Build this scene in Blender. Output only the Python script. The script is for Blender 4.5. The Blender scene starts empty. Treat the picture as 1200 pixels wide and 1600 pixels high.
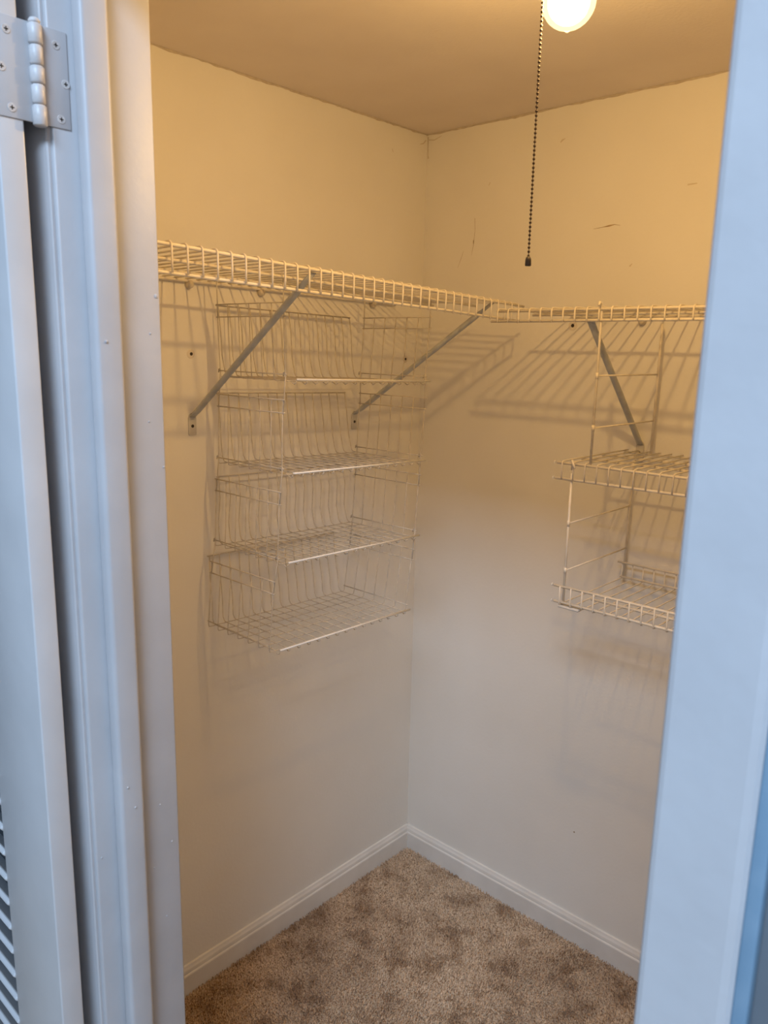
import bpy, bmesh, math, random
import numpy as np
from mathutils import Vector, Matrix

random.seed(7)
rng = np.random.default_rng(7)
scene = bpy.context.scene
COL = scene.collection

# ------------------------------------------------------------------ camera
F_PX, YAW, PITCH, ROLL = 1227.59, 0.742021, 0.204243, 0.021049
CAM = Vector((1.440532, -1.710026, 1.543003))
fw = Vector((-math.sin(YAW)*math.cos(PITCH), math.cos(YAW)*math.cos(PITCH), -math.sin(PITCH)))
r0 = Vector((math.cos(YAW), math.sin(YAW), 0.0))
u0 = r0.cross(fw)
rt = math.cos(ROLL)*r0 + math.sin(ROLL)*u0
up = -math.sin(ROLL)*r0 + math.cos(ROLL)*u0
cam_data = bpy.data.cameras.new('camera')
cam_data.sensor_fit = 'VERTICAL'
cam_data.sensor_height = 36.0
cam_data.lens = F_PX/1600.0*36.0
cam_data.clip_start = 0.02
cam_data.dof.use_dof = True
cam_data.dof.focus_distance = 1.75
cam_data.dof.aperture_fstop = 13.0
cam = bpy.data.objects.new('camera', cam_data)
m = Matrix((rt, up, -fw)).transposed().to_4x4()
m.translation = CAM
cam.matrix_world = m
COL.objects.link(cam)
scene.camera = cam

# ------------------------------------------------------------------ world, daylight, exposure
world = bpy.data.worlds.new('overcast_sky')
world.use_nodes = True
world.node_tree.nodes['Background'].inputs['Color'].default_value = (0.55, 0.72, 1.0, 1)
world.node_tree.nodes['Background'].inputs['Strength'].default_value = 1.0
scene.world = world

BULB_W = 8.9                         # light given off by the lamp bulb
BULB_RGB = (1.0, 0.61, 0.205)
SKY_W = 110.0                         # daylight entering through the bedroom skylight
SKX0, SKX1, SKY0, SKY1, HB = 1.20, 2.32, -3.10, -2.40, 3.00
sun_data = bpy.data.lights.new('skylight_daylight', 'AREA')
sun_data.shape = 'RECTANGLE'
sun_data.size, sun_data.size_y = SKX1-SKX0-0.06, SKY1-SKY0-0.06
sun_data.energy = SKY_W
sun_data.color = (0.56, 0.75, 1.0)
sun = bpy.data.objects.new('skylight_daylight', sun_data)
sun.location = ((SKX0+SKX1)/2, (SKY0+SKY1)/2, HB-0.005)
COL.objects.link(sun)

scene.view_settings.view_transform = 'Standard'
scene.view_settings.look = 'None'
scene.view_settings.gamma = 1.0
scene.view_settings.use_curve_mapping = False
scene.view_settings.exposure = 0.0
scene.cycles.use_adaptive_sampling = False
scene.cycles.max_bounces = 8
scene.cycles.glossy_bounces = 2
scene.cycles.caustics_reflective = False
scene.cycles.caustics_refractive = False

# ------------------------------------------------------------------ materials
def new_mat(name):
    mt = bpy.data.materials.new(name)
    mt.use_nodes = True
    nt = mt.node_tree
    return mt, nt, nt.nodes['Principled BSDF']

def painted(name, c1, c2, scale=6.0, rough=0.5, bump=0.0, bscale=200.0, detail=4.0, dist=0.001, metal=0.0, lo=0.35, hi=0.65):
    """two-tone noise paint with an optional fine relief, in object space"""
    mt, nt, bs = new_mat(name)
    tc = nt.nodes.new('ShaderNodeTexCoord')
    n = nt.nodes.new('ShaderNodeTexNoise'); n.inputs['Scale'].default_value = scale; n.inputs['Detail'].default_value = detail
    r = nt.nodes.new('ShaderNodeValToRGB')
    r.color_ramp.elements[0].position = lo; r.color_ramp.elements[0].color = (*c1, 1)
    r.color_ramp.elements[1].position = hi; r.color_ramp.elements[1].color = (*c2, 1)
    nt.links.new(tc.outputs['Object'], n.inputs['Vector'])
    nt.links.new(n.outputs['Fac'], r.inputs['Fac'])
    nt.links.new(r.outputs['Color'], bs.inputs['Base Color'])
    bs.inputs['Roughness'].default_value = rough
    bs.inputs['Metallic'].default_value = metal
    if bump > 0:
        n2 = nt.nodes.new('ShaderNodeTexNoise'); n2.inputs['Scale'].default_value = bscale; n2.inputs['Detail'].default_value = 3
        b = nt.nodes.new('ShaderNodeBump'); b.inputs['Strength'].default_value = bump; b.inputs['Distance'].default_value = dist
        nt.links.new(tc.outputs['Object'], n2.inputs['Vector'])
        nt.links.new(n2.outputs['Fac'], b.inputs['Height'])
        nt.links.new(b.outputs['Normal'], bs.inputs['Normal'])
    return mt

M = {}
M['wall'] = painted('closet_wall_paint', (0.825, 0.785, 0.715), (0.865, 0.83, 0.765), 3.0, 0.55, 0.25, 130, 5, 0.0012)
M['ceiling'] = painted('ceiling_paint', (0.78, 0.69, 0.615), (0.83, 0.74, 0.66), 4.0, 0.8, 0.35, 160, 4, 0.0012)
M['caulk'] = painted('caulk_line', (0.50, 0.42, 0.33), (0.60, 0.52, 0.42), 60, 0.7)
M['room_wall'] = painted('bedroom_wall_paint', (0.125, 0.145, 0.165), (0.145, 0.165, 0.185), 5, 0.6, 0.2, 140)
M['room_white'] = painted('bedroom_light_paint', (0.62, 0.63, 0.65), (0.66, 0.67, 0.69), 5, 0.6)
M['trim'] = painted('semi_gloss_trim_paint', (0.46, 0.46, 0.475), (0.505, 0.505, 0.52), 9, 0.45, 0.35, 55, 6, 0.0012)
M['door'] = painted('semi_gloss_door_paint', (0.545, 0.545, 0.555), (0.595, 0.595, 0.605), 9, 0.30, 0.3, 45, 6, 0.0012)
M['blue_edge'] = painted('blue_edge_tone', (0.155, 0.255, 0.35), (0.19, 0.29, 0.385), 30, 0.4)  # casing edge strip, bluer than the rest of the trim
M['base'] = painted('baseboard_paint', (0.76, 0.72, 0.66), (0.82, 0.785, 0.73), 12, 0.35, 0.15, 60)
M['hinge'] = painted('painted_hinge_metal', (0.50, 0.49, 0.49), (0.60, 0.585, 0.585), 70, 0.4, 0.4, 160, 5, 0.001)
M['dark'] = painted('dark_slot', (0.03, 0.022, 0.018), (0.06, 0.045, 0.035), 60, 0.7)
M['screw'] = painted('painted_screw_head', (0.45, 0.43, 0.42), (0.62, 0.60, 0.59), 300, 0.4)
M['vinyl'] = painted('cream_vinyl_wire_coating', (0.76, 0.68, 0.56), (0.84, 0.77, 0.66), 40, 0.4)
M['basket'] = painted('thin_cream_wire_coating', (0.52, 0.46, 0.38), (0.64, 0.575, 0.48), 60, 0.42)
M['rod'] = painted('white_rod_coating', (0.82, 0.79, 0.74), (0.88, 0.86, 0.82), 40, 0.35)
M['steel'] = painted('grey_brace_enamel', (0.46, 0.46, 0.44), (0.54, 0.54, 0.515), 35, 0.42, 0.0, metal=0.0)
M['plate'] = painted('grey_beige_bracket_enamel', (0.56, 0.53, 0.48), (0.64, 0.60, 0.545), 40, 0.45)
M['clip'] = painted('cream_plastic_clip', (0.62, 0.54, 0.42), (0.70, 0.62, 0.50), 60, 0.45)
M['brass'] = painted('dark_bead_metal', (0.040, 0.020, 0.014), (0.075, 0.040, 0.026), 200, 0.7, metal=0.0)
M['porcelain'] = painted('white_porcelain', (0.78, 0.76, 0.72), (0.82, 0.80, 0.76), 10, 0.2)
M['socket'] = painted('socket_metal', (0.55, 0.50, 0.40), (0.65, 0.60, 0.48), 40, 0.35, metal=0.8)
M['scuff'] = painted('brown_scuff', (0.30, 0.20, 0.10), (0.48, 0.35, 0.20), 90, 0.7)
M['scuff_light'] = painted('faint_tan_scuff', (0.62, 0.53, 0.40), (0.70, 0.62, 0.50), 90, 0.7)
M['spackle'] = painted('spackle_patch', (0.75, 0.67, 0.56), (0.79, 0.72, 0.62), 60, 0.75)

# thin clear-frosted glass: mostly lets the lamp's light through, with a warm glow of its own
mt, nt, bs = new_mat('glowing_bulb_glass')
for nd in list(nt.nodes): nt.nodes.remove(nd)
out = nt.nodes.new('ShaderNodeOutputMaterial')
tr = nt.nodes.new('ShaderNodeBsdfTransparent')
em = nt.nodes.new('ShaderNodeEmission'); em.inputs['Color'].default_value = (1.0, 0.86, 0.43, 1); em.inputs['Strength'].default_value = 0.66
ad = nt.nodes.new('ShaderNodeAddShader')
nt.links.new(tr.outputs[0], ad.inputs[0]); nt.links.new(em.outputs[0], ad.inputs[1]); nt.links.new(ad.outputs[0], out.inputs['Surface'])
M['bulb'] = mt
mt2 = mt.copy(); mt2.name = 'core_glow_emission'  # emission for the added sphere that whitens the bulb's middle
for nd in mt2.node_tree.nodes:
    if nd.bl_idname == 'ShaderNodeEmission':
        nd.inputs['Color'].default_value = (1.0, 0.88, 0.66, 1); nd.inputs['Strength'].default_value = 1.0
M['bulb_core'] = mt2

mt, nt, bs = new_mat('window_glass')
bs.inputs['Base Color'].default_value = (0.9, 0.95, 1, 1)
bs.inputs['Roughness'].default_value = 0.02
bs.inputs['Transmission Weight'].default_value = 1.0
M['glass'] = mt

# carpet: tuft-sized speckle, trodden patches and a few dark stains
mt, nt, bs = new_mat('beige_brown_carpet')
tc = nt.nodes.new('ShaderNodeTexCoord')
def noise(scale, detail=2.0, rough=0.5):
    n = nt.nodes.new('ShaderNodeTexNoise')
    n.inputs['Scale'].default_value = scale; n.inputs['Detail'].default_value = detail; n.inputs['Roughness'].default_value = rough
    nt.links.new(tc.outputs['Object'], n.inputs['Vector'])
    return n
def ramp(src, stops):
    r = nt.nodes.new('ShaderNodeValToRGB')
    e = r.color_ramp.elements
    e[0].position, e[0].color = stops[0][0], (*stops[0][1], 1)
    e[1].position, e[1].color = stops[-1][0], (*stops[-1][1], 1)
    for p, c in stops[1:-1]:
        k = e.new(p); k.color = (*c, 1)
    nt.links.new(src.outputs['Fac'], r.inputs['Fac'])
    return r
def mul(a, b, f=1.0):
    x = nt.nodes.new('ShaderNodeMix'); x.data_type = 'RGBA'; x.blend_type = 'MULTIPLY'
    x.inputs[0].default_value = f
    nt.links.new(a.outputs[0] if a.bl_idname != 'ShaderNodeMix' else a.outputs[2], x.inputs[6])
    nt.links.new(b.outputs[0] if b.bl_idname != 'ShaderNodeMix' else b.outputs[2], x.inputs[7])
    return x
speck = ramp(noise(210, 2), [(0.33, (0.28, 0.165, 0.085)), (0.5, (0.74, 0.54, 0.365)), (0.70, (0.95, 0.79, 0.60))])
patch = ramp(noise(12, 9, 0.76), [(0.39, (0.52, 0.43, 0.34)), (0.51, (0.93, 0.90, 0.86)), (0.66, (1, 1, 1))])
worn = ramp(noise(3.2, 3, 0.5), [(0.36, (0.78, 0.74, 0.70)), (0.60, (1, 1, 1))])
mx = mul(mul(speck, patch), worn)
nt.links.new(mx.outputs[2], bs.inputs['Base Color'])
bs.inputs['Roughness'].default_value = 0.95
bs.inputs['Sheen Weight'].default_value = 0.2
M['carpet'] = mt

# ------------------------------------------------------------------ helpers
def tag(o, label=None, cat=None, group=None, kind=None):
    if label: o['label'] = label
    if cat: o['category'] = cat
    if group: o['group'] = group
    if kind: o['kind'] = kind
    return o

def empty(name, loc=(0, 0, 0)):
    o = bpy.data.objects.new(name, None)
    o.location = loc
    o.empty_display_size = 0.03
    COL.objects.link(o)
    return o

def link(name, me, parent=None, loc=None):
    o = bpy.data.objects.new(name, me)
    COL.objects.link(o)
    if parent is not None:
        o.parent = parent
        # parents keep identity rotation, so the world point is only shifted
        p = parent; off = Vector((0, 0, 0))
        while p is not None:
            off += p.location; p = p.parent
        o.location = (Vector(loc) if loc is not None else Vector((0, 0, 0))) - off
    elif loc is not None:
        o.location = loc
    return o

def finish(bm, name, mat, parent=None, smooth=False, loc=None):
    bmesh.ops.recalc_face_normals(bm, faces=bm.faces)
    me = bpy.data.meshes.new(name)
    bm.to_mesh(me); bm.free()
    me.materials.append(M[mat])
    if smooth:
        for f in me.polygons: f.use_smooth = True
    return link(name, me, parent, loc)

def add_box(bm, x0, x1, y0, y1, z0, z1):
    v = [bm.verts.new(p) for p in ((x0,y0,z0),(x1,y0,z0),(x1,y1,z0),(x0,y1,z0),(x0,y0,z1),(x1,y0,z1),(x1,y1,z1),(x0,y1,z1))]
    return [bm.faces.new([v[i] for i in q]) for q in ((0,3,2,1),(4,5,6,7),(0,1,5,4),(1,2,6,5),(2,3,7,6),(3,0,4,7))]

def rbox(name, b, mat, parent=None, bev=0.0, seg=2, smooth=None):
    """box with eased edges; b = x0,x1,y0,y1,z0,z1 in world space"""
    bm = bmesh.new()
    add_box(bm, *b)
    if bev > 0:
        bmesh.ops.bevel(bm, geom=bm.edges[:], offset=bev, segments=seg, affect='EDGES', profile=0.5)
    o = finish(bm, name, mat, parent, smooth=False)
    if bev > 0 and smooth is not False:
        for f in o.data.polygons: f.use_smooth = True
        try: o.data.set_sharp_from_angle(angle=math.radians(50))
        except Exception: pass
    return o

def add_tube(bm, pts, r, n=8, caps=True):
    pts = [Vector(p) for p in pts]
    tang = []
    for i in range(len(pts)):
        a = pts[max(i-1, 0)]; b = pts[min(i+1, len(pts)-1)]
        tang.append((b-a).normalized())
    t0 = tang[0]
    ref = Vector((0, 0, 1)) if abs(t0.z) < 0.9 else Vector((1, 0, 0))
    nrm = t0.cross(ref).normalized()
    rings = []
    prev = t0
    for i, p in enumerate(pts):
        t = tang[i]
        q = prev.rotation_difference(t)
        nrm = (q @ nrm); nrm = (nrm - t*nrm.dot(t)).normalized()
        bn = t.cross(nrm)
        rr = r[i] if isinstance(r, (list, tuple)) else r
        rings.append([bm.verts.new(p + (math.cos(2*math.pi*k/n)*nrm + math.sin(2*math.pi*k/n)*bn)*rr) for k in range(n)])
        prev = t
    for a, b in zip(rings, rings[1:]):
        for k in range(n):
            bm.faces.new((a[k], a[(k+1) % n], b[(k+1) % n], b[k]))
    if caps:
        bm.faces.new(list(reversed(rings[0]))); bm.faces.new(rings[-1])

def tube_mesh(name, pts, r, mat, n=8):
    bm = bmesh.new(); add_tube(bm, pts, r, n)
    bmesh.ops.recalc_face_normals(bm, faces=bm.faces)
    me = bpy.data.meshes.new(name); bm.to_mesh(me); bm.free()
    me.materials.append(M[mat])
    for f in me.polygons: f.use_smooth = True
    return me

def tube(name, pts, r, mat, parent=None, n=8):
    return link(name, tube_mesh(name, pts, r, mat, n), parent)

def add_lathe(bm, prof, c, n=32):
    """revolve (radius, z) profile round the vertical axis at c"""
    rings = []
    for rr, z in prof:
        if rr < 1e-6:
            rings.append([bm.verts.new((c[0], c[1], z))])
        else:
            rings.append([bm.verts.new((c[0]+rr*math.cos(2*math.pi*k/n), c[1]+rr*math.sin(2*math.pi*k/n), z)) for k in range(n)])
    for a, b in zip(rings, rings[1:]):
        for k in range(n):
            q = []
            for v in (a[k % len(a)], a[(k+1) % len(a)], b[(k+1) % len(b)], b[k % len(b)]):
                if v not in q: q.append(v)
            if len(q) > 2: bm.faces.new(q)

def extrude_profile(name, prof, axis, a0, a1, mat, parent=None, smooth=False):
    """closed 2-D profile pushed along 'x' (prof = y,z) or 'y' (prof = x,z) or 'z' (prof = x,y)"""
    bm = bmesh.new()
    def P(u, v, a):
        return (a, u, v) if axis == 'x' else (u, a, v) if axis == 'y' else (u, v, a)
    A = [bm.verts.new(P(u, v, a0)) for u, v in prof]
    B = [bm.verts.new(P(u, v, a1)) for u, v in prof]
    n = len(prof)
    for i in range(n):
        bm.faces.new((A[i], A[(i+1) % n], B[(i+1) % n], B[i]))
    bm.faces.new(A); bm.faces.new(list(reversed(B)))
    o = finish(bm, name, mat, parent)
    return o

def disc(name, c, normal, r, depth, mat, parent=None, n=12, dome=0.0):
    """short cylinder whose front face stands at c + normal*depth"""
    nv = Vector(normal).normalized()
    ref = Vector((0, 0, 1)) if abs(nv.z) < 0.9 else Vector((1, 0, 0))
    a = nv.cross(ref).normalized(); b = nv.cross(a)
    c = Vector(c); bm = bmesh.new()
    R0 = [bm.verts.new(c + (a*math.cos(2*math.pi*k/n) + b*math.sin(2*math.pi*k/n))*r) for k in range(n)]
    R1 = [bm.verts.new(c + nv*depth + (a*math.cos(2*math.pi*k/n) + b*math.sin(2*math.pi*k/n))*r*0.9) for k in range(n)]
    for k in range(n): bm.faces.new((R0[k], R0[(k+1) % n], R1[(k+1) % n], R1[k]))
    if dome:
        t = bm.verts.new(c + nv*(depth+dome))
        for k in range(n): bm.faces.new((R1[k], R1[(k+1) % n], t))
    else:
        bm.faces.new(R1)
    bm.faces.new(list(reversed(R0)))
    return finish(bm, name, mat, parent)

# ------------------------------------------------------------------ the setting
H = 2.10            # closet ceiling
XR = 1.76           # right closet wall
YF, YO = -1.200, -1.317      # inner and outer face of the door wall
XJL, XJR = 0.620, 1.2922     # jamb faces
HEAD = 1.96
BX0, BX1, BY = -0.75, 3.0, -4.05

def struct(o, label):
    return tag(o, label, None, None, 'structure')

wall_left = struct(rbox('wall_left', (-0.1, 0, YO, 0.1, -0.02, H), 'wall'), 'cream closet wall behind the four thin wire baskets')
wall_back = struct(rbox('wall_back', (0, XR+0.1, 0, 0.1, -0.02, H), 'wall'), 'cream closet wall behind the hanging two-tier wire unit')
wall_right = struct(rbox('wall_right', (XR, XR+0.1, YO, 0, -0.02, H), 'wall'), 'cream closet wall hidden beyond the right door casing')

def door_wall():
    # closet-side skin and bedroom-side skin of the wall that holds the doorway
    bm = bmesh.new()
    for a, b in ((0.0, XJL-0.02), (XJR+0.02, XR)):
        add_box(bm, a, b, YO+0.05, YF-0.0015, 0, H)
    add_box(bm, XJL-0.02, XJR+0.02, YO+0.05, YF, HEAD+0.02, H)
    o = finish(bm, 'wall_front', 'wall')
    struct(o, 'closet side of the wall around the doorway')
    bm = bmesh.new()
    for a, b in ((BX0, XJL-0.02), (XJR+0.02, BX1)):
        add_box(bm, a, b, YO, YO+0.05, 0, HB)
    add_box(bm, XJL-0.02, XJR+0.02, YO, YO+0.05, HEAD+0.02, HB)
    o2 = finish(bm, 'wall_bedroom_front', 'room_wall')
    struct(o2, 'blue-grey bedroom wall beside the right door casing')
door_wall()

floor = struct(rbox('floor', (BX0, BX1, BY, 0.1, -0.06, 0.0), 'carpet'), 'beige-brown carpet floor of closet and bedroom')
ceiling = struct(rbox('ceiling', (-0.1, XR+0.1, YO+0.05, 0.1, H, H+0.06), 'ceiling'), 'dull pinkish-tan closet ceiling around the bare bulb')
struct(rbox('wall_bedroom_left', (BX0-0.1, BX0, BY, YO+0.05, -0.02, HB), 'room_wall'), 'blue-grey bedroom wall on the hinge side, out of view')
struct(rbox('wall_bedroom_right', (BX1, BX1+0.1, BY, YO+0.05, -0.02, HB), 'room_white'), 'pale bedroom wall on the casing side, out of view')
struct(rbox('wall_bedroom_back', (BX0, BX1, BY-0.1, BY, -0.02, HB), 'room_wall'), 'blue-grey bedroom wall behind the viewer')
bm = bmesh.new()
add_box(bm, BX0-0.1, SKX0, BY-0.1, YO+0.05, HB, HB+0.08); add_box(bm, SKX1, BX1+0.1, BY-0.1, YO+0.05, HB, HB+0.08)
add_box(bm, SKX0, SKX1, BY-0.1, SKY0, HB, HB+0.08); add_box(bm, SKX0, SKX1, SKY1, YO+0.05, HB, HB+0.08)
struct(finish(bm, 'ceiling_bedroom', 'room_white'), 'pale bedroom ceiling with the skylight, above the view')
win = struct(empty('window_1', ((SKX0+SKX1)/2, (SKY0+SKY1)/2, HB)), 'white framed skylight in the bedroom ceiling, above the viewer')
for b in ((SKX0, SKX0+0.03, SKY0, SKY1, HB, HB+0.06), (SKX1-0.03, SKX1, SKY0, SKY1, HB, HB+0.06),
          (SKX0+0.03, SKX1-0.03, SKY0, SKY0+0.03, HB, HB+0.06), (SKX0+0.03, SKX1-0.03, SKY1-0.03, SKY1, HB, HB+0.06)):
    rbox('window_frame', b, 'trim', win, 0.003)
rbox('pane', (SKX0+0.03, SKX1-0.03, SKY0+0.03, SKY1-0.03, HB+0.03, HB+0.036), 'glass', win)

# baseboards: flat face, ogee top
def base_prof(s):
    return [(0, 0), (0.0125*s, 0), (0.0125*s, 0.054), (0.0115*s, 0.0565), (0.0095*s, 0.0585), (0.0095*s, 0.061),
            (0.0085*s, 0.067), (0.006*s, 0.072), (0.0045*s, 0.0765), (0.0025*s, 0.078), (0, 0.078)]
bl = extrude_profile('baseboard_left', base_prof(1), 'y', YF, 0.0, 'base')
struct(bl, 'white moulded baseboard along the wall with the baskets')
bb = extrude_profile('baseboard_back', base_prof(-1), 'x', 0.0, XR, 'base')
struct(bb, 'white moulded baseboard along the wall right of the corner')
br = extrude_profile('baseboard_right', [(XR-u, v) for u, v in base_prof(1)], 'y', YF, 0.0, 'base')
struct(br, 'white moulded baseboard along the hidden right wall')

# carpet pile: fine twisted tufts over the closet floor
def carpet_pile():
    s = 0.0047
    xs = np.arange(0.010, XR-0.010, s); ys = np.arange(YO-0.25, -0.010, s)
    X, Y = np.meshgrid(xs, ys)
    X = X.ravel() + rng.uniform(-s*0.5, s*0.5, X.size); Y = Y.ravel() + rng.uniform(-s*0.5, s*0.5, Y.size)
    keep = (X > 0.008) & (X < XR-0.008) & (Y < -0.008)
    keep &= (Y > YF) | ((X > XJL+0.022) & (X < XJR-0.022))
    X, Y = X[keep], Y[keep]
    n = X.size
    # lean follows slow swirls, like brushed pile
    ang = 2.5*np.sin(5.1*X+1.3*Y) + 2.1*np.cos(4.3*Y-2.2*X) + rng.normal(0, 0.9, n)
    lean = rng.uniform(0.0015, 0.0050, n)
    h = rng.uniform(0.0055, 0.0100, n)
    rr = rng.uniform(0.0019, 0.0030, n)
    rot = rng.uniform(0, 2*np.pi, n)
    V = np.zeros((n, 6, 3))
    tipr = rr*0.45
    for k in range(3):
        a = rot + k*2*np.pi/3
        V[:, k, 0] = X+rr*np.cos(a); V[:, k, 1] = Y+rr*np.sin(a); V[:, k, 2] = -0.001
        V[:, 3+k, 0] = X+lean*np.cos(ang)+tipr*np.cos(a+0.5); V[:, 3+k, 1] = Y+lean*np.sin(ang)+tipr*np.sin(a+0.5); V[:, 3+k, 2] = h
    T = np.array([[0,1,4],[0,4,3],[1,2,5],[1,5,4],[2,0,3],[2,3,5],[3,4,5]])
    F = (np.arange(n)[:, None, None]*6 + T[None]).reshape(-1, 3)
    me = bpy.data.meshes.new('carpet_pile')
    me.vertices.add(n*6); me.vertices.foreach_set('co', V.reshape(-1))
    me.loops.add(F.size); me.loops.foreach_set('vertex_index', F.reshape(-1).astype(np.int32))
    me.polygons.add(len(F)); me.polygons.foreach_set('loop_start', np.arange(0, F.size, 3, dtype=np.int32))
    me.update(calc_edges=True)
    me.materials.append(M['carpet'])
    o = link('carpet_pile', me)
    tag(o, 'short beige-brown carpet pile on the closet floor', 'carpet', None, 'stuff')
carpet_pile()

# ragged caulk bead where the walls meet the ceiling
def caulk(name, axis, a0, a1):
    bm = bmesh.new(); n = 160; A = []; B = []
    h = 0.003
    for i in range(n+1):
        t = a0+(a1-a0)*i/n
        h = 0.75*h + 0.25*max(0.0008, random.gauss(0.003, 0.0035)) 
        if axis == 'y':
            A.append(bm.verts.new((0.0016, t, H-0.0002))); B.append(bm.verts.new((0.0004, t, H-h)))
        else:
            A.append(bm.verts.new((t, -0.0016, H-0.0002))); B.append(bm.verts.new((t, -0.0004, H-h)))
    for i in range(n): bm.faces.new((A[i], A[i+1], B[i+1], B[i]))
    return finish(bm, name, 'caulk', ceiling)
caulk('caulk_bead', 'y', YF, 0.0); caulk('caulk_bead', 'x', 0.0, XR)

# marks and screw holes on the closet walls (children of the walls)
def stroke(pts, wds, wall, mat):
    """thin flat smear on a wall; pts are (u,z) with u = y on wall_left and x on wall_back"""
    bm = bmesh.new(); L_, R_ = [], []
    for i, (u, z) in enumerate(pts):
        a = pts[max(i-1, 0)]; b = pts[min(i+1, len(pts)-1)]
        d = Vector((b[0]-a[0], b[1]-a[1])).normalized(); nn = Vector((-d.y, d.x))*wds[i]*0.5
        for s, L in ((1, L_), (-1, R_)):
            uu, zz = u+s*nn.x, z+s*nn.y
            L.append(bm.verts.new((0.0005, uu, zz) if wall is wall_left else (uu, -0.0005, zz)))
    for i in range(len(pts)-1): bm.faces.new((L_[i], L_[i+1], R_[i+1], R_[i]))
    return finish(bm, 'scuff', mat, wall)
stroke([(0.505, 1.822), (0.527, 1.824), (0.545, 1.826), (0.556, 1.8275), (0.570, 1.8245)], [0.0006, 0.0011, 0.0034, 0.0012, 0.0005], wall_back, 'scuff')
stroke([(0.404, 2.021), (0.409, 2.0255), (0.417, 2.028)], [0.0015, 0.0045, 0.001], wall_back, 'scuff_light')
stroke([(0.167, 1.876), (0.169, 1.845), (0.166, 1.812), (0.161, 1.785)], [0.0010, 0.0007, 0.0011, 0.0004], wall_back, 'scuff')
stroke([(0.1655, 1.822), (0.1657, 1.814)], [0.0024, 0.0024], wall_back, 'scuff')
stroke([(0.135, 1.798), (0.128, 1.780), (0.118, 1.757)], [0.0003, 0.0009, 0.0004], wall_back, 'scuff')
stroke([(0.206, 1.950), (0.210, 1.957)], [0.002, 0.0015], wall_back, 'scuff_light')
stroke([(0.60, 1.735), (0.606, 1.741)], [0.003, 0.001], wall_back, 'scuff_light')
stroke([(0.715, 1.893), (0.735, 1.8935)], [0.0035, 0.002], wall_back, 'scuff_light')
stroke([(0.003, 2.094), (0.0035, 2.07), (0.0045, 2.048), (0.006, 2.040)], [0.004, 0.0028, 0.002, 0.0045], wall_back, 'scuff_light')
stroke([(0.006, 2.086), (0.025, 2.083), (0.05, 2.09)], [0.003, 0.0022, 0.0012], wall_back, 'scuff_light')
stroke([(-0.006, 2.085), (-0.016, 2.075), (-0.03, 2.071)], [0.004, 0.003, 0.001], wall_left, 'scuff_light')
stroke([(-0.137, 2.040), (-0.133, 2.033)], [0.002, 0.002], wall_left, 'scuff_light')
stroke([(0.571, 0.314), (0.574, 0.317)], [0.004, 0.003], wall_back, 'scuff')
def hole(wall, u, z, r=0.0038):
    sp = disc('spackle_patch', (0.0002, u, z) if wall is wall_left else (u, -0.0002, z), (1, 0, 0) if wall is wall_left else (0, -1, 0), r*2.6, 0.0006, 'spackle', wall, 14)
    disc('screw_hole', (0.0006, u+0.001, z) if wall is wall_left else (u, -0.0006, z), (1, 0, 0) if wall is wall_left else (0, -1, 0), r, 0.0008, 'dark', wall, 8)
hole(wall_left, -0.7497, 1.525); hole(wall_left, -0.0665, 1.518); hole(wall_back, 0.468, 1.607, 0.0045)

# door frame: jambs, stops, casings
def frame_side(name, label, sgn, xj):
    """sgn = +1: hinge side (jamb faces +x); -1: strike side"""
    t = struct(empty(name, (xj, YF, 0)), label)
    X = lambda a, b: (min(xj-sgn*a, xj-sgn*b), max(xj-sgn*a, xj-sgn*b))
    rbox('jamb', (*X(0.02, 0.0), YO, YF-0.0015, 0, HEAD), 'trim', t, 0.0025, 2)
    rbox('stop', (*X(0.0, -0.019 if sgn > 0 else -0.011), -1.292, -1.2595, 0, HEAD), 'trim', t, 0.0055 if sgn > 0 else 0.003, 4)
    if sgn > 0:    # thin inner edge, thickening outward
        c = 0.004
        prof = [(c, YO), (c, YO-0.0032), (c+0.0012, YO-0.0046), (c+0.003, YO-0.0052), (c+0.0045, YO-0.0047), (c+0.006, YO-0.0052),
                (c+0.034, YO-0.0105), (c+0.046, YO-0.0115), (c+0.050, YO-0.009), (c+0.050, YO)]
    else:          # nearly flat, eased edges
        c = 0.0
        prof = [(c, YO), (c, YO-0.0105), (c+0.0015, YO-0.0122), (c+0.004, YO-0.013), (c+0.030, YO-0.0135), (c+0.044, YO-0.0135),
                (c+0.048, YO-0.0125), (c+0.050, YO-0.0105), (c+0.050, YO)]
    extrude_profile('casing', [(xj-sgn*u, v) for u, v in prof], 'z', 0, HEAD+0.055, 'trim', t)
    return t
trim_l = frame_side('trim_1', 'white painted door jamb, stop and casing on the hinge side', 1, XJL)
trim_r = frame_side('trim_2', 'pale blue-white door casing at the right edge, nearest the viewer', -1, XJR)
rbox('casing_edge', (XJR+0.0495, XJR+0.0575, YO-0.0095, YO, 0, HEAD+0.055), 'blue_edge', trim_r, 0.0015, 2)
trim_h = struct(empty('trim_3', (0.95, YF, HEAD)), 'white painted head of the door frame, above the view')
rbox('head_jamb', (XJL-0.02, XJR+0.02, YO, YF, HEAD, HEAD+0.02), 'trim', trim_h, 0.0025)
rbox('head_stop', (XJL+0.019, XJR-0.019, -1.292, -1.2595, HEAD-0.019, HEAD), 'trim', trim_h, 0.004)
rbox('head_casing', (XJL-0.004, XJR, YO-0.013, YO, HEAD+0.005, HEAD+0.055), 'trim', trim_h, 0.004)
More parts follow.
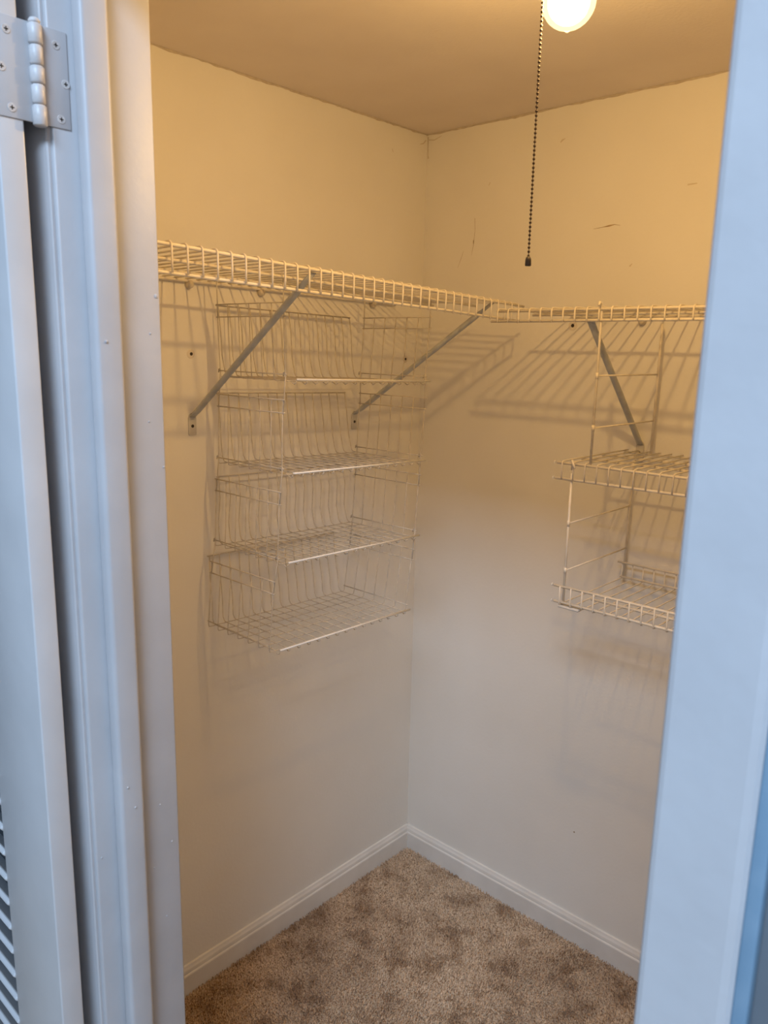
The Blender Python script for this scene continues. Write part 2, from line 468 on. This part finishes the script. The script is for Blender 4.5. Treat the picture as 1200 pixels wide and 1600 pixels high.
# paint chips and drips on the hinge-side frame
for (x, y, z, r) in ((0.6395, -1.2806, 1.545, 0.0018), (0.6395, -1.2815, 1.02, 0.0014), (0.62, -1.207, 1.597, 0.0026), (0.62, -1.222, 1.455, 0.0012),
                     (0.62, -1.216, 1.555, 0.0012), (0.62, -1.228, 0.965, 0.0013), (0.62, -1.213, 0.905, 0.0016), (0.62, -1.31, 0.93, 0.0014),
                     (0.6395, -1.273, 0.99, 0.0015), (0.62, -1.225, 0.80, 0.0012), (0.62, -1.205, 1.40, 0.0014), (0.62, -1.24, 0.88, 0.0014)):
    disc('paint_drip', (x-0.0002, y, z), (1, 0, 0.1), r, 0.0006, 'trim', trim_l, 8, 0.0005)

# louvred door folded right back against the bedroom wall
DY0, DY1 = -1.3711, -1.3445        # front (toward the viewer) and back face
DX1 = XJL; DX0 = XJL-0.655
door = struct(empty('door_1', (DX1, -1.3303, 0.02)), 'white painted louvred door folded back beside the hinge-side jamb')
ST = 0.140
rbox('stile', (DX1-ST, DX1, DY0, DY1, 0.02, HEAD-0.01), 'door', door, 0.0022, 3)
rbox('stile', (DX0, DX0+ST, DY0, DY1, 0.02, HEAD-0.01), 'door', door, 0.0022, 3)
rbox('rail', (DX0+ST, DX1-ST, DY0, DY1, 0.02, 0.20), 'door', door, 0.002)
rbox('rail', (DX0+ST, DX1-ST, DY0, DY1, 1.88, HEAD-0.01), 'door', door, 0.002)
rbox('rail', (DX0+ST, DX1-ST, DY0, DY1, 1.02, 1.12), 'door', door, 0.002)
bm = bmesh.new()
add_box(bm, -(DX1-DX0-2*ST)/2, (DX1-DX0-2*ST)/2, -0.0035, 0.0035, -0.021, 0.021)
bmesh.ops.bevel(bm, geom=bm.edges[:], offset=0.0025, segments=2, affect='EDGES', profile=0.5)
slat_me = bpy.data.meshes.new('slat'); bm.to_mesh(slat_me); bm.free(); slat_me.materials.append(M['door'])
z = 0.224
while z < 1.865:
    if not (1.00 < z < 1.14):
        o = link('slat', slat_me, door, ((DX0+DX1)/2, (DY0+DY1)/2, z))
        o.rotation_euler = (math.radians(40), 0, 0)
    z += 0.0366

# hinge: two leaves, five knuckles, painted-over screws
hinge = empty('hinge', (0, 0, 0)); hinge.parent = door; hinge.location = Vector((XJL, -1.3303, 1.797)) - door.location
rbox('jamb_leaf', (XJL-0.0005, XJL+0.0012, -1.3290, -1.2975, 1.7535, 1.8435), 'trim', hinge, 0.0006, 2)
rbox('door_leaf', (XJL-0.0005, XJL+0.0012, DY0+0.001, -1.3320, 1.7535, 1.8435), 'trim', hinge, 0.0006, 2)
zk = [1.7500, 1.7700, 1.7885, 1.8050, 1.8235, 1.8425]
for i in range(5):
    bm = bmesh.new()
    a, b = zk[i]+0.0004, zk[i+1]-0.0004
    rr = 0.0068 if i % 2 == 0 else 0.0063
    add_lathe(bm, [(0, a), (rr*0.8, a), (rr, a+0.0014), (rr, b-0.0014), (rr*0.8, b), (0, b)], (XJL+0.0035, -1.3303), 20)
    finish(bm, 'knuckle', 'hinge', hinge, True)
bm = bmesh.new()
add_lathe(bm, [(0, 1.842), (0.0052, 1.842), (0.0058, 1.8445), (0.004, 1.847), (0, 1.848)], (XJL+0.0035, -1.3303), 16)
finish(bm, 'pin_head', 'hinge', hinge, True)
for (y, zz) in ((-1.309, 1.8294), (-1.3010, 1.7956), (-1.3075, 1.762), (-1.3568, 1.8309), (-1.3635, 1.7972), (-1.356, 1.7627)):
    disc('screw', (XJL+0.0010, y, zz), (1, 0, 0), 0.0044, 0.0007, 'screw', hinge, 14)
    bm = bmesh.new()
    add_box(bm, XJL+0.0014, XJL+0.0019, y-0.0005, y+0.0005, zz-0.0020, zz+0.0020)
    add_box(bm, XJL+0.0014, XJL+0.0019, y-0.0020, y+0.0020, zz-0.0005, zz+0.0005)
    finish(bm, 'screw_slot', 'dark', hinge)

# ------------------------------------------------------------------ ceiling lamp
LX, LY, LZ = 0.8815, -0.7885, 1.961
lamp = tag(empty('ceiling_lamp', (LX, LY, H)), 'bare glowing bulb in a ceiling lampholder with a beaded pull chain', 'lamp')
bm = bmesh.new()
add_lathe(bm, [(0, H-0.0005), (0.058, H-0.0005), (0.060, H-0.006), (0.057, H-0.014), (0.047, H-0.022), (0.036, H-0.034), (0.030, H-0.047), (0.0275, H-0.056), (0.018, H-0.056), (0, H-0.050)], (LX, LY), 40)
finish(bm, 'lampholder', 'porcelain', lamp, True)
bm = bmesh.new()
add_lathe(bm, [(0, H-0.052), (0.0135, H-0.052), (0.0135, H-0.066), (0, H-0.066)], (LX, LY), 24)
finish(bm, 'bulb_cap', 'socket', lamp, True)
bm = bmesh.new()
prof = [(0.0125, H-0.064), (0.0135, H-0.071), (0.0175, H-0.083)]
R = 0.0328
for k in range(0, 17):
    a = math.radians(48 - k*(138/16.0))
    prof.append((max(R*math.cos(a), 0.0), LZ + R*math.sin(a)))
prof[-1] = (0.0042, LZ-R*0.992)
prof += [(0.0030, LZ-R-0.0015), (0.0016, LZ-R-0.0026), (0, LZ-R-0.003)]
add_lathe(bm, prof, (LX, LY), 28)
finish(bm, 'bulb', 'bulb', lamp, True)
bm = bmesh.new()
bmesh.ops.create_uvsphere(bm, u_segments=24, v_segments=14, radius=0.0255, matrix=Matrix.Translation((LX, LY, LZ-0.002)))
finish(bm, 'core_glow', 'bulb_core', lamp, True)  # added glowing ball, gives the bulb a white core inside a yellow rim
pl = bpy.data.lights.new('bulb_light', 'POINT')
pl.energy = BULB_W; pl.color = BULB_RGB; pl.shadow_soft_size = 0.0120
plo = bpy.data.objects.new('bulb_light', pl); COL.objects.link(plo)
plo.parent = lamp; plo.location = Vector((LX, LY, LZ)) - lamp.location
CX, CY = 0.8645, -0.8200
chain_top, chain_bot = 2.058, 1.662
bm = bmesh.new()
add_tube(bm, [(CX, CY, chain_top), (CX, CY, chain_bot)], 0.0005, 5)
zz = chain_top
while zz > chain_bot:
    bmesh.ops.create_icosphere(bm, subdivisions=1, radius=0.0019, matrix=Matrix.Translation((CX, CY, zz)))
    zz -= 0.0050
chain = finish(bm, 'bead_chain', 'brass', lamp, True)
chain['kind'] = 'stuff'
bm = bmesh.new()
add_lathe(bm, [(0, chain_bot), (0.0020, chain_bot), (0.0031, chain_bot-0.0012), (0.0037, chain_bot-0.0035), (0.0040, chain_bot-0.0100), (0.0038, chain_bot-0.0112), (0, chain_bot-0.0112)], (CX, CY), 16)
finish(bm, 'end_bell', 'dark', chain, True)
bm = bmesh.new()
add_tube(bm, [(LX-0.012, LY-0.022, H-0.040), (CX+0.001, CY+0.002, H-0.040), (CX, CY, H-0.042), (CX, CY, H-0.046)], 0.0022, 8)
finish(bm, 'chain_outlet', 'socket', lamp, True)

# ------------------------------------------------------------------ wire shelves
RW, RR = 0.0017, 0.0030          # cross wire and rail radius
def brace(parent, foot, top, axis):
    """diagonal strut with flattened ends. axis 'x': stands on wall_left; 'y': on wall_back"""
    foot, top = Vector(foot), Vector(top)
    out = Vector((1, 0, 0)) if axis == 'x' else Vector((0, -1, 0))
    side = Vector((0, 1, 0)) if axis == 'x' else Vector((1, 0, 0))
    d = (top-foot)
    b = empty('brace'); b.parent = parent; b.location = foot-parent.location
    a0 = foot + out*0.004
    # strut: flattened tube
    dirn = (top-a0).normalized()
    nrm = side.cross(dirn).normalized()
    bm = bmesh.new(); rings = []
    n = 12
    for t, w, h in ((0.0, 0.0085, 0.0018), (0.02, 0.0082, 0.0032), (0.06, 0.0070, 0.0062), (0.90, 0.0070, 0.0062), (0.93, 0.0078, 0.0036), (0.955, 0.0085, 0.0016), (1.0, 0.0085, 0.0014)):
        c = a0 + (top-a0)*t
        rings.append([bm.verts.new(c + side*math.cos(2*math.pi*k/n)*w + nrm*math.sin(2*math.pi*k/n)*h) for k in range(n)])
    for p, q in zip(rings, rings[1:]):
        for k in range(n): bm.faces.new((p[k], p[(k+1) % n], q[(k+1) % n], q[k]))
    bm.faces.new(rings[0]); bm.faces.new(list(reversed(rings[-1])))
    finish(bm, 'strut', 'steel', b, True)
    # foot plate: rounded tab against the wall
    pl = []
    W, L = 0.0095, 0.040
    bm = bmesh.new()
    outline = [(-W, -L+0.002), (-W+0.002, -L), (W-0.002, -L), (W, -L+0.002), (W, -0.004), (W*0.8, 0.003), (W*0.4, 0.007), (-W*0.4, 0.007), (-W*0.8, 0.003), (-W, -0.004)]
    A = [bm.verts.new(foot + out*0.0003 + side*u + Vector((0, 0, v))) for u, v in outline]
    B = [bm.verts.new(foot + out*0.0030 + side*u + Vector((0, 0, v))) for u, v in outline]
    k = len(outline)
    for i in range(k): bm.faces.new((A[i], A[(i+1) % k], B[(i+1) % k], B[i]))
    bm.faces.new(A); bm.faces.new(B)
    finish(bm, 'foot_plate', 'plate', b)
    disc('screw', foot + out*0.0029 + Vector((0, 0, -0.020)), out, 0.0036, 0.0012, 'dark', b, 10)
    # bright hole in the top tab
    c = a0 + (top-a0)*0.975
    disc('tab_hole', c - nrm*0.0012 if (nrm.dot(out) < 0) else c + nrm*0.0012, (-nrm if nrm.dot(out) < 0 else nrm), 0.0028, 0.0006, 'plate', b, 10)

def clip(parent, u, zz, axis):
    """round wall clip that holds the back rail"""
    out = Vector((1, 0, 0)) if axis == 'x' else Vector((0, -1, 0))
    c = Vector((0.0, u, zz)) if axis == 'x' else Vector((u, 0.0, zz))
    bm = bmesh.new()
    up_ = Vector((0, 0, 1)); sd = Vector((0, 1, 0)) if axis == 'x' else Vector((1, 0, 0))
    n = 12; rings = []
    for dpt, r in ((0.0, 0.0075), (0.006, 0.0078), (0.012, 0.0070), (0.0145, 0.0045)):
        rings.append([bm.verts.new(c + out*dpt + (up_*math.sin(2*math.pi*k/n)*1.15 + sd*math.cos(2*math.pi*k/n))*r) for k in range(n)])
    for p, q in zip(rings, rings[1:]):
        for k in range(n): bm.faces.new((p[k], p[(k+1) % n], q[(k+1) % n], q[k]))
    bm.faces.new(rings[0]); bm.faces.new(rings[-1])
    o = finish(bm, 'wall_clip', 'clip', parent, True)
    return o

# --- shelf on the left wall, 16 in deep, sloping a little toward the corner
DA = 0.406
zf = lambda y: 1.6459 + (-(y) - 0.1206)*0.0418       # front rail height
zb = lambda y: 1.6605 + (-(y) - 0.2042)*0.0205       # back rail height
lip = lambda y: 0.0340 + max(0, (-y-0.4))*0.009
shelfL = tag(empty('wire_shelf', (0.2, -0.65, 1.66)), 'deep cream wire shelf along the left wall, above the thin wire baskets', 'shelf', 'cream wire closet shelves')
YA0, YA1 = -1.190, -0.1206
def along(fx, fz, y0=YA0, y1=YA1, n=8):
    return [(fx, y0+(y1-y0)*i/n, fz(y0+(y1-y0)*i/n)) for i in range(n+1)]
tube('front_rail', along(DA, lambda y: zf(y)), RR, 'vinyl', shelfL, 10)
tube('lip_rail', along(DA-0.001, lambda y: zf(y)-lip(y), YA0, -0.150), RR*0.95, 'vinyl', shelfL, 10)
for fx in (0.137, 0.272):
    k = fx/DA
    tube('deck_rail', along(fx, lambda y: zb(y)*(1-k)+zf(y)*k-0.0005), RR, 'vinyl', shelfL, 10)
tube('back_rail', along(0.0085, lambda y: zb(y)), RR, 'vinyl', shelfL, 10)
# one bent cross wire, shared by every position; origin at the wall, deck level
wire_me = tube_mesh('cross_wire', [(0.003, 0, 0.0046), (DA-0.004, 0, 0.0046), (DA, 0, 0.0044), (DA+0.0030, 0, 0.0028), (DA+0.0044, 0, -0.001), (DA+0.0044, 0, -0.020), (DA+0.0038, 0, -0.0395)], RW, 'vinyl', 7)
y = -1.183
while y < YA1-0.002:
    o = link('cross_wire', wire_me, shelfL, (0, y, zb(y)))
    o.rotation_euler = (0, math.asin((zb(y)-zf(y))/DA), 0)
    y += 0.02655
for yc in (-0.752, -0.566, -0.204, -1.02):
    clip(shelfL, yc, zb(yc)-0.006, 'x')
brace(shelfL, (0, -0.752, 1.394), (DA-0.006, -0.768, 1.668), 'x')
brace(shelfL, (0, -0.262, 1.378), (DA-0.006, -0.236, 1.648), 'x')

# --- shelf on the back wall, 12 in deep
DB = 0.305
ZR = 1.6255
shelfR = tag(empty('wire_shelf', (1.1, -0.15, ZR)), 'shallow cream wire shelf on the right wall, carrying the hanging two-tier unit', 'shelf', 'cream wire closet shelves')
tube('front_rail', [(0.462, -DB, ZR), (1.755, -DB, ZR+0.002)], RR, 'vinyl', shelfR, 10)
tube('lip_rail', [(0.4487, -DB, ZR-0.0205), (1.755, -DB, ZR-0.0185)], RR, 'vinyl', shelfR, 10)
tube('deck_rail', [(0.452, -0.152, ZR-0.001), (1.755, -0.152, ZR+0.001)], RR, 'vinyl', shelfR, 10)
tube('back_rail', [(0.470, -0.0085, ZR-0.001), (1.755, -0.0085, ZR+0.001)], RR, 'vinyl', shelfR, 10)
wire_me2 = tube_mesh('cross_wire', [(0, -0.003, 0.0046), (0, -DB+0.004, 0.0046), (0, -DB, 0.0044), (0, -DB-0.0030, 0.0028), (0, -DB-0.0044, -0.001), (0, -DB-0.0044, -0.014), (0, -DB-0.0038, -0.0225)], RW, 'vinyl', 7)
x = 0.4665
while x < 1.75:
    link('cross_wire', wire_me2, shelfR, (x, 0, ZR))
    x += 0.0257
for xc in (0.643, 1.05, 1.42):
    clip(shelfR, xc, ZR-0.010, 'y')
brace(shelfR, (0.662, 0, 1.343), (0.676, -DB+0.003, 1.607), 'y')
brace(shelfR, (1.44, 0, 1.343), (1.44, -DB+0.003, 1.607), 'y')

# ------------------------------------------------------------------ hanging two-tier wire unit under the right shelf
unit = tag(empty('hanging_wire_unit', (0.9, -0.17, 1.03)), 'two-tier cream wire shelf unit with ladder sides, hung from the right-hand shelf', 'shelf unit')
UX0, UX1 = 0.627, 1.205
def ladder(xx, z_top, z_bot, rungs, hooks):
    """side frame: front and back upright with rungs"""
    lad = empty('ladder_side'); lad.parent = unit; lad.location = Vector((xx, -0.17, z_bot)) - unit.location
    yf, yb = -DB+0.002, -0.028
    topf = [(xx, yf, z_bot), (xx, yf, z_top-0.012)]
    if hooks:
        topf += [(xx, yf, z_top+0.020), (xx, yf-0.004, z_top+0.034), (xx, yf-0.010, z_top+0.036), (xx, yf-0.013, z_top+0.030)]
    tube('front_upright', topf, 0.0026, 'vinyl', lad, 8)
    tube('back_upright', [(xx, yb, z_bot), (xx, yb, z_top-0.006), (xx-0.004, yb+0.006, z_top+0.006)], 0.0030, 'vinyl', lad, 8)
    for zz in rungs:
        tube('rung', [(xx, yf-0.001, zz), (xx, yb, zz)], 0.0018, 'vinyl', lad, 7)
    for zz in rungs:
        tube('sleeve', [(xx, yf, zz-0.006), (xx, yf, zz+0.006)], 0.0031, 'vinyl', lad, 8)
for xx in (0.700, 1.150):
    ladder(xx, 1.602, 1.328, (1.5012, 1.4005), True)
for xx in (0.661, 1.180):
    ladder(xx, 1.318, 1.036, (1.2035, 1.1040), False)

def unit_shelf(zz, x0, x1, lip_front, lip_back, nm):
    sh = empty(nm); sh.parent = unit; sh.location = Vector((x0, -0.17, zz)) - unit.location
    yb = -0.030
    tube('front_rail', [(x0, -DB, zz), (x1, -DB, zz)], 0.0028, 'vinyl', sh, 9)
    tube('front_lip_rail', [(x0-0.002, -DB-0.001, zz+lip_front), (x1, -DB-0.001, zz+lip_front)], 0.0028, 'vinyl', sh, 9)
    tube('back_rail', [(x0+0.012, yb, zz), (x1, yb, zz)], 0.0026, 'vinyl', sh, 9)
    if lip_back:
        tube('back_lip_rail', [(x0+0.004, yb, zz+lip_back), (x1, yb, zz+lip_back)], 0.0024, 'vinyl', sh, 9)
        tube('deck_rail', [(x0+0.048, -0.235, zz-0.0015), (x1, -0.235, zz-0.0015)], 0.0028, 'vinyl', sh, 9)
    else:
        for yy in (-0.125, -0.215):
            tube('deck_rail', [(x0+0.006, yy, zz), (x1, yy, zz)], 0.0026, 'vinyl', sh, 9)
    s = 0.0046 if lip_front < 0 else -0.0044
    pts = []
    if lip_back:
        pts += [(0, yb+0.004, lip_back), (0, yb+0.004, 0.004), (0, yb+0.002, s*0.8)]
    pts += [(0, yb if lip_back else yb+0.012, s), (0, -DB+0.003, s), (0, -DB-0.0030, s*0.7), (0, -DB-0.0042, 0), (0, -DB-0.0042, lip_front*1.03)]
    me = tube_mesh('cross_wire', pts, 0.0016, 'vinyl', 7)
    x = x0+0.014
    while x < x1:
        link('cross_wire', me, sh, (x, 0, zz))
        x += 0.0255
    for xx in (x0, x1):
        disc('end_cap', (xx-0.004 if xx == x0 else xx, -DB, zz), (-1, 0, 0) if xx == x0 else (1, 0, 0), 0.0036, 0.002, 'rod', sh, 9, 0.001)
        disc('end_cap', (xx-0.005 if xx == x0 else xx, -DB-0.001, zz+lip_front), (-1, 0, 0) if xx == x0 else (1, 0, 0), 0.0036, 0.002, 'rod', sh, 9, 0.001)
    return sh
mid = unit_shelf(1.3255, UX0, UX1, -0.0318, 0, 'upper_shelf')
low = unit_shelf(1.0350, UX0+0.014, UX1-0.01, 0.0342, 0.0340, 'lower_shelf')
# hook of the lower ladder over the upper shelf's front rail, and the clip under the lower corner
tube('hook', [(0.661, -DB+0.002, 1.313), (0.661, -DB+0.002, 1.331), (0.664, -DB-0.006, 1.3335), (0.672, -DB-0.008, 1.318)], 0.0026, 'vinyl', mid, 8)
tube('hook', [(1.180, -DB+0.002, 1.313), (1.180, -DB+0.002, 1.331), (1.177, -DB-0.006, 1.3335), (1.170, -DB-0.008, 1.318)], 0.0026, 'vinyl', mid, 8)
rbox('corner_clip', (0.652, 0.700, -DB-0.004, -DB+0.012, 1.0235, 1.0290), 'plate', low, 0.002)

# ------------------------------------------------------------------ four thin wire baskets hanging one below another
RB = 0.00115
tiers = [ # floor z left/right, y floor left/right, y top left/right, x offset of the back rail
    dict(zl=1.479, zr=1.470, yl=-0.711, yr=-0.292, tl=-0.716, tr=-0.280, bx=0.020, lab='topmost thin wire basket, hung just under the left shelf'),
    dict(zl=1.296, zr=1.287, yl=-0.721, yr=-0.300, tl=-0.718, tr=-0.290, bx=0.016, lab='second thin wire basket from the top, level with the brace feet'),
    dict(zl=1.116, zr=1.108, yl=-0.734, yr=-0.313, tl=-0.728, tr=-0.303, bx=0.026, lab='third thin wire basket from the top, above the lowest one'),
    dict(zl=0.936, zr=0.929, yl=-0.757, yr=-0.339, tl=-0.745, tr=-0.318, bx=0.008, lab='lowest thin wire basket of the hanging stack on the left wall'),
]
XB, XF, HS = 0.050, 0.260, 0.147
for ti, T in enumerate(tiers):
    zl, zr = T['zl'], T['zr']
    yl, yr, tl, tr = T['yl'], T['yr'], T['tl'], T['tr']
    b = tag(empty('wire_basket', (XB, (yl+yr)/2, zr)), T['lab'], 'basket', 'thin wire baskets hanging one below another')
    zfl = lambda y: zl+(zr-zl)*(y-yl)/(yr-yl)
    def side(s, f):   # point on a side at height fraction f (0 floor, 1 top): (y, z)
        return ((yl+(tl-yl)*f, zl+HS*f) if s == 0 else (yr+(tr-yr)*f, zr+HS*f))
    # side and floor wires bent like a U across the basket
    for i in range(7):
        xx = XB+0.035*i
        (y0, z0), (y1, z1) = side(0, 1), side(0, 0.0)
        (y2, z2), (y3, z3) = side(1, 0.0), side(1, 1)
        jit = random.uniform(-0.0012, 0.0012)
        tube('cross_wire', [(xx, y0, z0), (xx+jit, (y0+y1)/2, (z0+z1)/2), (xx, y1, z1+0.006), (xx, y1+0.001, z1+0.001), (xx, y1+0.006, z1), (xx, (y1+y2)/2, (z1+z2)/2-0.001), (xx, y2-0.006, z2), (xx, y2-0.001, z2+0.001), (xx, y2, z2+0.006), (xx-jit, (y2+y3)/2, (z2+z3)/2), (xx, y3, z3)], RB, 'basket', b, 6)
    for s in (0, 1):
        for f in (1.0, 0.122/HS, 0.013/HS):
            yy, zz = side(s, f)
            tube('side_rail', [(XB-0.004, yy, zz), (XF+0.006, yy, zz)], RB*1.15, 'basket', b, 6)
    # long wires: down the back, forward over the floor, curled under the front rod
    n = 15
    for i in range(n):
        yy = yl+0.016+(yr-yl-0.030)*i/(n-1)
        yt = tl+0.022+(tr-tl-0.046)*i/(n-1)
        z0 = zfl(yy)
        pts = [(T['bx']+0.002, yt, z0+HS), (T['bx']+0.010, yt*0.75+yy*0.25, z0+0.10), (0.034, yt*0.35+yy*0.65, z0+0.045), (0.043, yy, z0+0.012), (0.048, yy, z0+0.004), (0.056, yy, z0+0.0022),
               (0.16, yy, z0+0.0015), (0.255, yy, z0+0.001), (0.262, yy, z0-0.003), (0.267, yy, z0-0.0055), (0.272, yy, z0-0.0035), (0.2735, yy, z0+0.001)]
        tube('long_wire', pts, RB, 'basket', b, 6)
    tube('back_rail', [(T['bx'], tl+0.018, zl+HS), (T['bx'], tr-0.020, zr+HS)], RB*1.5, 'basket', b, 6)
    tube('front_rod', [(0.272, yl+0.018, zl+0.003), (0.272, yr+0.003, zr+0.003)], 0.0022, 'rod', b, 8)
    # hangers at the four corners reach up to the basket above (or the shelf)
    for s in (0, 1):
        for xx in (XB, XF):
            y0, z0 = side(s, 0.122/HS)
            if ti == 0:
                yt_ = y0+0.002*(1 if s else -1)
                zt = (zb(yt_)*(1-xx/DA) + zf(yt_)*xx/DA) + 0.0085
                yu = yt_
            else:
                U = tiers[ti-1]
                f = 0.013/HS
                yu, zt = (U['yl']+(U['tl']-U['yl'])*f, U['zl']+0.013+0.004) if s == 0 else (U['yr']+(U['tr']-U['yr'])*f, U['zr']+0.013+0.004)
            hk = 0.006
            tube('hanger', [(xx+0.001, y0, z0-0.002), (xx+0.001, y0*0.4+yu*0.6, z0*0.4+zt*0.6), (xx+0.001, yu, zt-0.003), (xx-0.001, yu, zt), (xx-hk+0.001, yu, zt-0.001), (xx-hk, yu, zt-0.008)], RB*1.25, 'basket', b, 6)
